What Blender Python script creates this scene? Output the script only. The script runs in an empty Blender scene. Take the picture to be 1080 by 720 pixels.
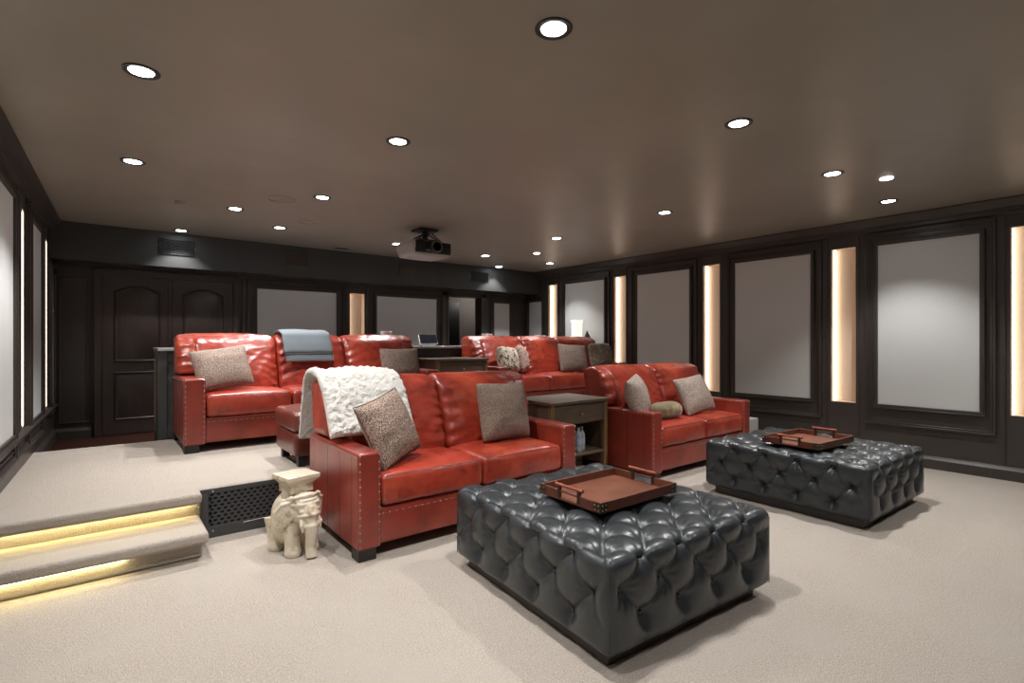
import bpy, bmesh, math, random
from mathutils import Vector, Matrix, noise
from math import sin, cos, pi, radians, sqrt, exp
random.seed(7)
SC = bpy.context.scene
C = SC.collection
H = 1.3

# ------------------------------------------------------------------ helpers
def tag(o, label=None, cat=None, group=None, kind=None):
    if label: o['label'] = label
    if cat: o['category'] = cat
    if group: o['group'] = group
    if kind: o['kind'] = kind
    return o

def thing(name, label, cat, loc=(0, 0, 0), rz=0, group=None):
    o = bpy.data.objects.new(name, None)
    o.empty_display_size = 0.1
    C.objects.link(o)
    o.location = loc
    o.rotation_euler = (0, 0, rz)
    return tag(o, label, cat, group)

def obj(name, bm, mat, parent=None, smooth=True, bevel=0, seg=2, angle=35):
    bmesh.ops.recalc_face_normals(bm, faces=bm.faces)
    me = bpy.data.meshes.new(name)
    bm.to_mesh(me); bm.free()
    me.materials.append(mat)
    if smooth:
        for p in me.polygons: p.use_smooth = True
        try: me.set_sharp_from_angle(angle=radians(angle))
        except Exception: pass
    o = bpy.data.objects.new(name, me)
    C.objects.link(o)
    if parent: o.parent = parent
    if bevel:
        m = o.modifiers.new('bevel', 'BEVEL')
        m.width = bevel; m.segments = seg; m.limit_method = 'ANGLE'; m.angle_limit = radians(40)
        m.harden_normals = False
    return o

def copy_tree(o, parent=None):
    c = o.copy(); C.objects.link(c)
    if parent: c.parent = parent
    for ch in list(o.children): copy_tree(ch, c)
    return c

def struct(name, bm, mat, parent=None, **k):
    o = obj(name, bm, mat, parent, **k)
    if not parent: o['kind'] = 'structure'
    return o

def B(bm, x0, x1, y0, y1, z0, z1, T=None, M=None):
    vs = []
    for z in (z0, z1):
        for (x, y) in ((x0, y0), (x1, y0), (x1, y1), (x0, y1)):
            p = (x, y, z)
            if T: p = T(*p)
            p = Vector(p)
            if M: p = M @ p
            vs.append(bm.verts.new(p))
    for f in ((0, 3, 2, 1), (4, 5, 6, 7), (0, 1, 5, 4), (1, 2, 6, 5), (2, 3, 7, 6), (3, 0, 4, 7)):
        bm.faces.new([vs[i] for i in f])
    return bm

def box(*a, **k):
    return B(bmesh.new(), *a, **k)

def tube(bm, pts, r, n=10, cap=True):
    pts = [Vector(p) for p in pts]
    rs = r if isinstance(r, (list, tuple)) else [r] * len(pts)
    rings = []
    up = Vector((0, 0, 1))
    for i, p in enumerate(pts):
        a = pts[max(i - 1, 0)]; b = pts[min(i + 1, len(pts) - 1)]
        t = (b - a).normalized()
        u = up if abs(t.dot(up)) < .95 else Vector((1, 0, 0))
        s = t.cross(u).normalized(); w = s.cross(t)
        rings.append([bm.verts.new(p + rs[i] * (cos(2 * pi * k / n) * s + sin(2 * pi * k / n) * w)) for k in range(n)])
    for i in range(len(rings) - 1):
        for k in range(n):
            bm.faces.new((rings[i][k], rings[i][(k + 1) % n], rings[i + 1][(k + 1) % n], rings[i + 1][k]))
    if cap:
        bm.faces.new(rings[0][::-1]); bm.faces.new(rings[-1])
    return bm

def lathe(bm, prof, n=32, c=(0, 0, 0), M=None):
    rings = []
    for (r, z) in prof:
        ring = []
        for k in range(n):
            p = Vector((c[0] + r * cos(2 * pi * k / n), c[1] + r * sin(2 * pi * k / n), c[2] + z))
            if M: p = M @ p
            ring.append(bm.verts.new(p))
        rings.append(ring)
    for i in range(len(rings) - 1):
        for k in range(n):
            bm.faces.new((rings[i][k], rings[i][(k + 1) % n], rings[i + 1][(k + 1) % n], rings[i + 1][k]))
    bm.faces.new(rings[0][::-1]); bm.faces.new(rings[-1])
    return bm

def prism(bm, prof, s0, s1, T):
    """profile of (d, z) points swept along s from s0 to s1 in a wall frame"""
    a = [bm.verts.new(T(s0, d, z)) for d, z in prof]
    b = [bm.verts.new(T(s1, d, z)) for d, z in prof]
    n = len(prof)
    for i in range(n):
        bm.faces.new((a[i], a[(i + 1) % n], b[(i + 1) % n], b[i]))
    bm.faces.new(a[::-1]); bm.faces.new(b)
    return bm

def sphere(bm, c, r, sc=(1, 1, 1), M=None, seg=16, rings=10):
    res = bmesh.ops.create_uvsphere(bm, u_segments=seg, v_segments=rings, radius=r)
    mt = Matrix.Translation(c) @ (M if M else Matrix.Identity(4)) @ Matrix.Diagonal((*sc, 1))
    bmesh.ops.transform(bm, matrix=mt, verts=res['verts'])
    return bm

def lines(h, r, step):
    n = max(2, int(round(2 * (h - r) / step)))
    L = [-(h - r) + 2 * (h - r) * i / n for i in range(n + 1)]
    e = [r * .33, r * .66, r]
    return [-(h - r) - q for q in reversed(e)] + L + [(h - r) + q for q in e]

def rbox(hx, hy, hz, r, step, fn=None):
    """rounded box surface with an even grid; fn(co, normal, axis) -> new co"""
    bm = bmesh.new()
    LX, LY, LZ = lines(hx, r, step), lines(hy, r, step), lines(hz, r, step)
    cache = {}
    def vert(P, ax):
        k = (round(P[0], 5), round(P[1], 5), round(P[2], 5))
        if k in cache: return cache[k]
        inner = Vector((max(-(hx - r), min(hx - r, P[0])), max(-(hy - r), min(hy - r, P[1])), max(-(hz - r), min(hz - r, P[2]))))
        d = Vector(P) - inner
        d.normalize()
        co = inner + r * d
        if fn: co = Vector(fn(co.copy(), d, ax))
        v = bm.verts.new(co); cache[k] = v
        return v
    def face(A, Bx, mk, ax, flip):
        for i in range(len(A) - 1):
            for j in range(len(Bx) - 1):
                q = [vert(mk(A[i], Bx[j]), ax), vert(mk(A[i + 1], Bx[j]), ax), vert(mk(A[i + 1], Bx[j + 1]), ax), vert(mk(A[i], Bx[j + 1]), ax)]
                if flip: q.reverse()
                try: bm.faces.new(q)
                except ValueError: pass
    face(LX, LY, lambda a, b: (a, b, hz), 'z', False)
    face(LX, LY, lambda a, b: (a, b, -hz), '-z', True)
    face(LY, LZ, lambda a, b: (hx, a, b), 'x', False)
    face(LY, LZ, lambda a, b: (-hx, a, b), '-x', True)
    face(LX, LZ, lambda a, b: (a, hy, b), 'y', True)
    face(LX, LZ, lambda a, b: (a, -hy, b), '-y', False)
    return bm

def move(bm, M):
    bmesh.ops.transform(bm, matrix=M, verts=bm.verts)
    return bm

def T3(x, y, z): return Matrix.Translation((x, y, z))

# ------------------------------------------------------------------ materials
def mat(name, col, rough=.5, metal=0, spec=.5, coat=0, coat_rough=.2, bump=None, var=None, rvar=None, emit=None, sheen=0, coords='Object', trans=0):
    m = bpy.data.materials.new(name); m.use_nodes = True
    nt = m.node_tree; N = nt.nodes; L = nt.links
    b = N['Principled BSDF']
    b.inputs['Base Color'].default_value = (*col, 1)
    b.inputs['Roughness'].default_value = rough
    b.inputs['Metallic'].default_value = metal
    b.inputs['Specular IOR Level'].default_value = spec
    b.inputs['Coat Weight'].default_value = coat
    b.inputs['Coat Roughness'].default_value = coat_rough
    if trans: b.inputs['Transmission Weight'].default_value = trans
    if sheen:
        b.inputs['Sheen Weight'].default_value = sheen
        b.inputs['Sheen Roughness'].default_value = .5
    if emit:
        b.inputs['Emission Color'].default_value = (*emit[0], 1)
        b.inputs['Emission Strength'].default_value = emit[1]
    tc = N.new('ShaderNodeTexCoord')
    def nz(scale, detail=3, rough_=.55, stretch=None, dist=0):
        t = N.new('ShaderNodeTexNoise')
        t.inputs['Scale'].default_value = scale; t.inputs['Detail'].default_value = detail
        t.inputs['Roughness'].default_value = rough_; t.inputs['Distortion'].default_value = dist
        if stretch:
            mp = N.new('ShaderNodeMapping'); mp.inputs['Scale'].default_value = stretch
            L.new(tc.outputs[coords], mp.inputs['Vector']); L.new(mp.outputs['Vector'], t.inputs['Vector'])
        else: L.new(tc.outputs[coords], t.inputs['Vector'])
        return t
    if var:
        last = None
        for v in var:   # (colour2, scale, lo, hi, stretch)
            c2, sc, lo, hi = v[:4]; st = v[4] if len(v) > 4 else None
            t = nz(sc, 4, .6, st)
            r = N.new('ShaderNodeMapRange'); r.inputs['From Min'].default_value = lo; r.inputs['From Max'].default_value = hi
            L.new(t.outputs['Fac'], r.inputs['Value'])
            mx = N.new('ShaderNodeMix'); mx.data_type = 'RGBA'
            L.new(r.outputs['Result'], mx.inputs['Factor'])
            if last: L.new(last, mx.inputs['A'])
            else: mx.inputs['A'].default_value = (*col, 1)
            mx.inputs['B'].default_value = (*c2, 1)
            last = mx.outputs['Result']
        L.new(last, b.inputs['Base Color'])
    if rvar:
        t = nz(rvar[0]); r = N.new('ShaderNodeMapRange')
        r.inputs['From Min'].default_value = .3; r.inputs['From Max'].default_value = .7
        r.inputs['To Min'].default_value = rvar[1]; r.inputs['To Max'].default_value = rvar[2]
        L.new(t.outputs['Fac'], r.inputs['Value']); L.new(r.outputs['Result'], b.inputs['Roughness'])
    if bump:
        prev = None
        for (sc, st, dist) in [q[:3] for q in bump]:
            t = nz(sc, 3, .6)
            bp = N.new('ShaderNodeBump'); bp.inputs['Strength'].default_value = st; bp.inputs['Distance'].default_value = dist
            L.new(t.outputs['Fac'], bp.inputs['Height'])
            if prev: L.new(prev, bp.inputs['Normal'])
            prev = bp.outputs['Normal']
        L.new(prev, b.inputs['Normal'])
    return m

def weave(name, col, c2, scale, rough=.9, bump=.4, dist=.001):
    """cloth weave: two crossed wave bands plus speckle"""
    m = mat(name, col, rough, spec=.2, sheen=.0)
    nt = m.node_tree; N = nt.nodes; L = nt.links; b = N['Principled BSDF']
    tc = N.new('ShaderNodeTexCoord')
    n1 = N.new('ShaderNodeTexNoise'); n1.inputs['Scale'].default_value = scale; n1.inputs['Detail'].default_value = 2
    n2 = N.new('ShaderNodeTexVoronoi'); n2.inputs['Scale'].default_value = scale * .9
    L.new(tc.outputs['Object'], n1.inputs['Vector']); L.new(tc.outputs['Object'], n2.inputs['Vector'])
    ad = N.new('ShaderNodeMath'); ad.operation = 'ADD'
    L.new(n1.outputs['Fac'], ad.inputs[0]); L.new(n2.outputs['Distance'], ad.inputs[1])
    r = N.new('ShaderNodeMapRange'); r.inputs['From Min'].default_value = .72; r.inputs['From Max'].default_value = 1.15
    L.new(ad.outputs[0], r.inputs['Value'])
    mx = N.new('ShaderNodeMix'); mx.data_type = 'RGBA'
    mx.inputs['A'].default_value = (*col, 1); mx.inputs['B'].default_value = (*c2, 1)
    L.new(r.outputs['Result'], mx.inputs['Factor']); L.new(mx.outputs['Result'], b.inputs['Base Color'])
    bp = N.new('ShaderNodeBump'); bp.inputs['Strength'].default_value = bump; bp.inputs['Distance'].default_value = dist
    L.new(ad.outputs[0], bp.inputs['Height']); L.new(bp.outputs['Normal'], b.inputs['Normal'])
    return m

M = {}
M['carpet'] = mat('carpet', (.47, .412, .357), .95, spec=.1, bump=[(210, 1, .008), (70, .4, .010)],
                  var=[((.17, .145, .124), 200, .53, .66), ((.62, .555, .49), 110, .55, .72), ((.46, .41, .36), 1.7, .45, .7)])
M['wood_floor'] = mat('dark_floorboards', (.060, .022, .014), .3, bump=[(30, .1, .002)], var=[((.035, .012, .008), 8, .4, .7, (1, 12, 1))])
M['paint'] = mat('espresso_paint', (.050, .041, .036), .38, bump=[(25, .06, .002)], var=[((.060, .050, .044), 3, .4, .7)])
M['door'] = mat('espresso_door_wood', (.044, .031, .028), .33, bump=[(40, .08, .002)], var=[((.058, .043, .038), 6, .4, .7, (8, 8, .6))])
M['ceiling'] = mat('taupe_ceiling_paint', (.262, .236, .195), .40, spec=.5, bump=[(1.3, .12, .05)], var=[((.295, .266, .220), 1.2, .4, .7)])
M['soffit'] = mat('dark_grey_paint', (.042, .043, .042), .6)
M['fabric'] = weave('grey_panel_cloth', (.60, .62, .615), (.70, .71, .70), 320, .9, .25, .0006)
M['niche'] = mat('niche_tan', (.66, .52, .40), .6)
M['led'] = mat('led_strip', (1, .9, .75), .5, emit=((1, .86, .72), 1.9))
M['led_step'] = mat('step_led_strip', (1, .9, .6), .5, emit=((1, .85, .42), 9))
M['lamp'] = mat('downlight_lens', (1, 1, 1), .5, emit=((.93, .97, 1), 15))
M['lamp_warm'] = mat('small_downlight_lens', (1, 1, 1), .5, emit=((1, .86, .74), 5))
M['trim_ring'] = mat('black_lamp_trim', (.02, .02, .02), .35)
M['black'] = mat('black_plastic', (.008, .008, .008), .4)
M['vent'] = mat('charcoal_metal', (.045, .047, .050), .45, metal=.0)
M['vent_dark'] = mat('vent_void', (.004, .004, .004), .9)
M['screw'] = mat('steel_screw', (.6, .6, .6), .3, metal=1)
leather_var = [((.21, .025, .014), 3.5, .40, .68), ((.50, .088, .036), 3.0, .50, .74), ((.12, .016, .010), 8, .54, .80)]
M['red'] = mat('red_leather', (.37, .042, .022), .34, spec=.5, coat=.26, coat_rough=.26, bump=[(140, .18, .0012), (16, .35, .008)], var=leather_var, rvar=(6, .26, .44))
M['red_flat'] = mat('red_leather_panel', (.25, .031, .019), .34, spec=.5, coat=.45, coat_rough=.28, bump=[(140, .15, .001)], var=[((.16, .022, .012), 4, .42, .7), ((.32, .050, .024), 3, .55, .8)], rvar=(5, .28, .42))
M['stitch'] = mat('tan_stitching', (.11, .030, .020), .7)
M['stool_red'] = mat('brown_red_leather', (.150, .030, .018), .35, coat=.3, coat_rough=.25, bump=[(140, .15, .001)], var=[((.09, .018, .012), 5, .4, .7)])
M['nail'] = mat('pewter_nailhead', (.50, .40, .32), .32, metal=.9)
M['foot'] = mat('black_wood_foot', (.012, .009, .008), .45)
M['char'] = mat('charcoal_leather', (.025, .030, .033), .36, spec=.5, coat=.14, coat_rough=.22, bump=[(150, .15, .0008), (26, .18, .003)], var=[((.016, .020, .022), 4, .40, .75)], rvar=(7, .33, .43))
M['plinth'] = mat('plinth_leather', (.042, .037, .034), .4, bump=[(100, .15, .001)])
M['button'] = mat('leather_button', (.022, .026, .030), .35)
M['tray'] = mat('tan_leather_tray', (.13, .038, .018), .42, bump=[(90, .15, .001)], var=[((.075, .020, .010), 7, .4, .7), ((.19, .06, .03), 4, .55, .8)])
M['tray_in'] = mat('tray_lining', (.17, .060, .032), .5, bump=[(70, .2, .001)], var=[((.11, .035, .018), 6, .4, .7)])
M['tray_dark'] = mat('tray_corner_leather', (.035, .013, .009), .42)
M['tray_rod'] = mat('tray_handle_leather', (.30, .075, .035), .38, var=[((.18, .04, .02), 20, .4, .7)])
M['brass'] = mat('brass', (.55, .40, .18), .3, metal=1)
M['tbl'] = mat('dark_taupe_wood', (.105, .073, .047), .5, bump=[(30, .08, .002)], var=[((.070, .048, .032), 7, .4, .7, (1, 10, 10))])
M['tbl_leg'] = mat('brass_leg', (.20, .130, .060), .42, metal=.35)
M['stone'] = mat('grey_stone', (.45, .46, .46), .2, var=[((.30, .31, .31), 12, .5, .7)])
M['ivory'] = mat('glazed_ivory', (.62, .55, .43), .38, coat=.3, coat_rough=.15, bump=[(60, .5, .008), (22, .4, .008)], var=[((.30, .20, .10), 14, .54, .70), ((.72, .67, .58), 5, .5, .8)])
M['tweed'] = weave('brown_tweed', (.050, .030, .022), (.42, .31, .25), 140, .95, .6, .0015)
M['tweed_l'] = weave('light_tweed', (.12, .085, .070), (.50, .40, .345), 150, .95, .6, .0015)
M['tweed_m'] = weave('mid_brown_tweed', (.085, .058, .047), (.36, .275, .23), 170, .95, .6, .0015)
M['linen'] = weave('taupe_linen', (.105, .070, .054), (.30, .225, .18), 170, .95, .6, .0012)
M['grey_linen'] = weave('grey_brown_linen', (.085, .060, .048), (.26, .20, .165), 120, .95, .5, .0012)
M['satin'] = mat('brown_satin', (.085, .050, .038), .35, sheen=.3)
M['green'] = mat('olive_velvet', (.15, .105, .040), .6, sheen=.5, var=[((.36, .29, .14), 9, .48, .66)], bump=[(30, .4, .008)])
M['fur_grey'] = mat('mottled_fur', (.60, .53, .43), .9, sheen=.3, bump=[(70, .9, .012)], var=[((.12, .085, .055), 26, .50, .60, (1, 1, .6))])
M['fur_pink'] = mat('rosy_fur', (.48, .33, .27), .9, sheen=.3, bump=[(60, .9, .010)], var=[((.26, .15, .11), 24, .52, .62, (.6, 1, 1.6))])
M['fur_brown'] = mat('grey_brown_fur', (.17, .135, .095), .9, sheen=.4, bump=[(70, .9, .012)], var=[((.34, .29, .22), 18, .5, .7)])
M['sherpa'] = mat('white_sherpa', (.72, .70, .66), .95, sheen=.4, bump=[(38, 1, .020), (110, .8, .008)], var=[((.60, .54, .44), 42, .55, .70)])
M['blanket'] = mat('slate_blanket', (.115, .138, .155), .9, sheen=.3, bump=[(220, .5, .001)])
M['blanket_dark'] = mat('blanket_dark_cloth', (.045, .05, .055), .8)
M['white'] = mat('white_plastic', (.75, .72, .68), .5)
M['pink'] = mat('pale_pink_card', (.72, .47, .43), .6)
M['bottle'] = mat('clear_plastic', (.80, .86, .92), .12, trans=.65)
M['bottle_label'] = mat('bottle_label', (.30, .36, .45), .5)
M['proj_white'] = mat('projector_casing', (.40, .385, .37), .4)
M['glass'] = mat('lens_glass', (.01, .012, .02), .05, coat=1, coat_rough=.03)
M['lampshade'] = mat('cream_lampshade', (.85, .80, .70), .7, emit=((1, .88, .70), .45))
M['grey_box'] = mat('pale_grey_casing', (.36, .35, .33), .7)
M['teal'] = mat('dark_teal_card', (.03, .055, .055), .5)
M['room2'] = mat('far_room_paint', (.20, .18, .17), .7)
M['outlet'] = mat('brown_plate', (.05, .042, .036), .4)

# ------------------------------------------------------------------ room shell
CE = 2.64
XR = 6.66
YB = 7.95
def TR(s, d, z): return (XR - d, s, z)
def TL(s, d, z): return (-.548 + .027 * (s - 4.13) + d, s, z)
def TB(s, d, z): return (s, YB - d, z)

def wall_with_openings(name, T, s0, s1, z0, z1, ops, m):
    """ops = list of (s0,s1,z0,z1), sorted, no overlap"""
    bm = bmesh.new(); cur = s0
    for a, b, c, d in ops:
        B(bm, cur, a, -.16, 0, z0, z1, T)
        if c > z0: B(bm, a, b, -.16, 0, z0, c, T)
        B(bm, a, b, -.16, 0, d, z1, T)
        cur = b
    B(bm, cur, s1, -.16, 0, z0, z1, T)
    return struct(name, bm, m, smooth=False)

NZ = (.605, 2.37)
nR = [(-2.45, -2.2), (-.85, -.60), (.65, .905), (2.17, 2.425), (3.81, 4.065), (5.44, 5.69), (7.06, 7.30)]
nL = [(-.8, -.55), (.85, 1.10), (2.45, 2.70), (3.98, 4.23), (5.69, 5.83), (7.27, 7.41)]
nB = [(3.045, 3.29)]
wall_with_openings('wall_right', TR, -3.2, YB + .16, 0, CE, [(a, b, *NZ) for a, b in nR], M['paint'])
wall_with_openings('wall_left', TL, -3.2, YB + .16, 0, CE, [(a, b, *NZ) for a, b in nL], M['paint'])
wall_with_openings('wall_back', TB, -.60, XR, 0, CE, [(3.045, 3.29, .80, 2.06), (4.83, 5.53, .16, 2.11)], M['paint'])
struct('wall_front', box(-.95, XR + .16, -3.36, -3.2, 0, CE), M['paint'], smooth=False)
struct('ceiling', box(-.95, XR + .16, -3.36, YB + .3, CE, CE + .1), M['ceiling'], smooth=False)
struct('floor', box(-.95, XR + .16, -3.36, YB + .3, -.1, 0), M['carpet'], smooth=False)
# carpeted seating platform, its step, and the landing by the doors
ZP = .335
bm = bmesh.new()
B(bm, -.60, XR, 3.96, 6.12, 0, ZP - .07)
pl = [(-.60, 3.80), (.50, 3.80), (.50, 3.932), (XR, 3.932), (XR, 6.12), (-.60, 6.12)]
va = [bm.verts.new((x, y, ZP - .07)) for x, y in pl]; vb = [bm.verts.new((x, y, ZP)) for x, y in pl]
bm.faces.new(va[::-1]); bm.faces.new(vb)
for i in range(6): bm.faces.new((va[i], va[(i + 1) % 6], vb[(i + 1) % 6], vb[i]))
struct('floor_platform', bm, M['carpet'], bevel=.022, seg=3)
bm = bmesh.new()
B(bm, -.72, .475, 3.60, 3.96, 0, .105)
B(bm, -.72, .50, 3.535, 3.96, .098, .165)
struct('floor_step', bm, M['carpet'], bevel=.02, seg=3)
struct('floor_landing', box(-.60, XR, 6.12, YB, 0, .16), M['wood_floor'], smooth=False)
# soffit across the back
bm = bmesh.new(); B(bm, -.60, XR, 7.6, YB, 2.215, CE)
struct('trim_1', bm, M['soffit'], smooth=False)

crown = [(0, CE), (.095, CE), (.095, CE - .018), (.082, CE - .028), (.075, CE - .045), (.052, CE - .066), (.036, CE - .082), (.036, CE - .096), (.022, CE - .104), (.022, CE - .135), (.01, CE - .145), (0, CE - .15)]
def crown_on(name, T, s0, s1):
    struct(name, prism(bmesh.new(), crown, s0, s1, T), M['paint'])
crown_on('trim_2', TR, -3.2, 7.6)
crown_on('trim_3', TL, -3.2, 7.6)
base = lambda z: [(0, z), (.028, z), (.028, z + .095), (.018, z + .108), (.010, z + .125), (0, z + .13)]
bb = bmesh.new(); prism(bb, base(0), -3.2, 3.9, TR); prism(bb, base(ZP), 3.95, 6.1, TR); prism(bb, base(.16), 6.14, YB, TR)
struct('baseboard_right', bb, M['paint'])
bb = bmesh.new(); prism(bb, base(0), -3.2, 3.5, TL); prism(bb, base(ZP), 3.97, 6.1, TL); prism(bb, base(.16), 6.14, YB, TL)
struct('baseboard_left', bb, M['paint'])
bb = bmesh.new(); prism(bb, base(.16), -.44, -.10, TB); prism(bb, base(.16), 1.50, 4.70, TB); prism(bb, base(.16), 5.66, XR, TB)
struct('baseboard_back', bb, M['paint'])

def ring(bm, T, s0, s1, z0, z1, w, d0, d1):
    """rectangular frame of bar width w, from depth d0 to d1"""
    B(bm, s0, s1, d0, d1, z1 - w, z1, T); B(bm, s0, s1, d0, d1, z0, z0 + w, T)
    B(bm, s0, s0 + w, d0, d1, z0 + w, z1 - w, T); B(bm, s1 - w, s1, d0, d1, z0 + w, z1 - w, T)

def panel(T, s0, s1, z0, z1, label, group, fw=.118, outer=(.40, 2.475)):
    t = thing('wall_panel', label, 'wall panel', T((s0 + s1) / 2, 0, z0), 0, group)
    inv = Matrix.Translation(-Vector(t.location))
    f = box(s0 - .01, s1 + .01, .001, .012, z0 - .01, z1 + .01, T)
    obj('cloth_face', move(f, inv), M['fabric'], t, smooth=False)
    f = bmesh.new()
    ring(f, T, s0 - .030, s1 + .030, z0 - .030, z1 + .030, .030, 0, .030)
    ring(f, T, s0 - .042, s1 + .042, z0 - .042, z1 + .042, .013, 0, .038)
    ring(f, T, s0 - fw, s1 + fw, outer[0], outer[1], .022, 0, .030)
    ring(f, T, s0 - fw + .022, s1 + fw - .022, outer[0] + .022, outer[1] - .022, .018, 0, .020)
    obj('panel_frame', move(f, inv), M['paint'], t, bevel=.005)
    return t

def niche(T, s0, s1, z0, z1, label, group, far=True, dd=(-.105, -.060)):
    t = thing('light_niche', label, 'wall light', T((s0 + s1) / 2, 0, z0), 0, group)
    inv = Matrix.Translation(-Vector(t.location))
    f = bmesh.new()
    B(f, s0, s1, -.13, -.115, z0, z1, T)
    B(f, s0, s0 + .006, -.115, -.004, z0, z1, T); B(f, s1 - .006, s1, -.115, -.004, z0, z1, T)
    B(f, s0 + .006, s1 - .006, -.115, -.004, z0, z0 + .006, T); B(f, s0 + .006, s1 - .006, -.115, -.004, z1 - .006, z1, T)
    obj('niche_lining', move(f, inv), M['niche'], t, smooth=False)
    e = s1 - .006 if far else s0 + .006
    a, b = (e - .012, e) if far else (e, e + .012)
    f = bmesh.new()
    B(f, a, b, dd[0], dd[1], z0 + .008, z1 - .008, T)
    obj('led_strip', move(f, inv), M['led'], t, smooth=False)
    return t

gR = 'cloth panels on the right wall'
for (a, b, l) in [(-2.0, -1.1, 'pale grey cloth wall panel far behind the viewer on the right wall'),
                  (-.45, .45, 'pale grey cloth wall panel on the right wall, beyond the strip light at the right edge'),
                  (1.118, 1.955, 'large pale grey cloth wall panel behind the right tufted ottoman, crossed by an arc of lamplight'),
                  (2.637, 3.583, 'grey cloth panel on the right wall just right of the front loveseat by the wall'),
                  (4.268, 5.202, 'grey cloth panel on the right wall straight above the back of the front right loveseat'),
                  (5.888, 6.824, 'small-looking grey cloth panel on the right wall behind the cream lamp'),
                  ]:
    panel(TR, a, b, .62, 2.345, l, gR)
panel(TR, 7.47, 7.85, .62, 2.07, 'narrow grey cloth panel at the far end of the right wall, in the back corner', gR, fw=.05, outer=(.45, 2.2))
for i, (a, b) in enumerate(nR):
    l = ['lit wall niche far behind the viewer on the right wall', 'lit wall niche behind the viewer on the right wall',
         'glowing vertical niche cut off by the right edge of the picture',
         'glowing vertical niche between the two nearest cloth panels, left of the arc-lit panel',
         'glowing vertical niche above the light tweed pillow on the right loveseat',
         'glowing vertical niche above the grey fur pillow on the rear right sofa',
         'farthest glowing vertical niche on the right wall, near the back corner'][i]
    niche(TR, a, b, *NZ, l, 'light niches on the right wall')
for i, (a, b) in enumerate([(-2.0, -1.1), (-.35, .6), (1.30, 2.25), (2.90, 3.80), (4.42, 5.19), (6.02, 6.76)]):
    l = ['pale grey cloth panel behind the viewer on the left wall', 'pale grey cloth panel on the left wall beside the viewer',
         'pale grey cloth panel on the left wall outside the left edge of view', 'pale grey cloth panel on the left wall level with the carpeted step',
         'bright pale cloth panel cut by the left edge of the picture', 'narrow-looking pale cloth panel between the two light slots of the left wall'][i]
    panel(TL, a, b, .62, 2.345, l, 'cloth panels on the left wall', fw=.10)
panel(TL, 7.52, 7.84, .62, 2.05, 'sliver of pale cloth panel at the far end of the left wall', 'cloth panels on the left wall', fw=.03, outer=(.5, 2.15))
for i, (a, b) in enumerate(nL):
    l = ['lit niche behind the viewer on the left wall', 'lit niche on the left wall beside the viewer', 'lit niche on the left wall outside the left edge of view',
         'lit niche on the left wall level with the step', 'thin pinkish light slot nearest the left edge of the picture', 'thin light slot on the left wall nearest the double door'][i]
    niche(TL, a, b, *NZ, l, 'light niches on the left wall', dd=(-.050, -.008))
gB = 'cloth panels on the back wall'
panel(TB, 1.709, 2.83, .80, 2.045, 'grey cloth panel on the back wall above the slate blanket', gB, fw=.13, outer=(.62, 2.175))
panel(TB, 3.487, 4.594, .80, 2.035, 'grey cloth panel on the back wall behind the tablet stand', gB, fw=.13, outer=(.62, 2.175))
panel(TB, 5.843, 6.221, .80, 2.03, 'narrow grey cloth panel on the back wall right of the open doorway', gB, fw=.08, outer=(.62, 2.175))
niche(TB, 3.045, 3.29, .80, 2.06, 'tan lit niche on the back wall between two cloth panels', None, far=False)
# raised wainscot mouldings under the right-wall panels
w = bmesh.new()
for (a, b) in [(-.5, .55), (1.0, 2.06), (2.55, 3.68)]:
    B(w, a, b, 0, .006, .335, .345, TR)
for s in [.62, .94, 2.14, 2.46, 3.78, 4.10, 5.41, 5.72, 7.03, 7.33]:
    B(w, s - .006, s + .006, 0, .010, .13, CE - .15, TR)
struct('trim_4', w, M['paint'], bevel=.003)
w = bmesh.new()
for s in [5.52, 5.88, 7.13, 7.45]:
    B(w, s - .006, s + .006, 0, .010, .47, CE - .15, TL)
for (a, b) in [(4.3, 5.3), (5.95, 6.85)]:
    ring(w, TL, a, b, .48, .56, .012, 0, .012)
prism(w, [(0, .56), (.05, .565), (.05, .585), (0, .60)], 3.2, 7.9, TL)
struct('trim_5', w, M['paint'], bevel=.003)
w = bmesh.new()
B(w, -.445, XR, 0, .03, 2.185, 2.215, TB); B(w, -.445, XR, 0, .045, 2.20, 2.216, TB)
ring(w, TB, -.40, -.12, .34, 2.06, .02, 0, .016)
for s in (1.54, 3.00, 3.335): B(w, s - .02, s + .02, 0, .022, .29, 2.185, TB)
struct('trim_6', w, M['paint'], bevel=.004)

# doors ---------------------------------------------------------------
def arch_panel(bm, T, s0, s1, z0, z1, rise, d0, d1, w, n=14):
    """a raised ring with arched top, plus a flat field"""
    def outline(o):
        pts = [(s0 + o, z0 + o), (s1 - o, z0 + o)]
        for i in range(n + 1):
            t = i / n
            s = (s1 - o) + ((s0 + o) - (s1 - o)) * t
            pts.append((s, z1 - o - rise + rise * (1 - (2 * t - 1) ** 2)))
        return pts
    A, Bo = outline(0), outline(w)
    Cc = outline(w * 1.9)
    k = len(A)
    va = [bm.verts.new(T(s, d0, z)) for s, z in A]; vb = [bm.verts.new(T(s, d1, z)) for s, z in [((a[0] * .6 + b[0] * .4), (a[1] * .6 + b[1] * .4)) for a, b in zip(A, Bo)]]
    vc = [bm.verts.new(T(s, d0 - .006, z)) for s, z in Bo]
    vd = [bm.verts.new(T(s, d0 + .006, z)) for s, z in Cc]
    for X, Y in ((va, vb), (vb, vc), (vc, vd)):
        for i in range(k): bm.faces.new((X[i], X[(i + 1) % k], Y[(i + 1) % k], Y[i]))
    bm.faces.new(vd)

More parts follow.
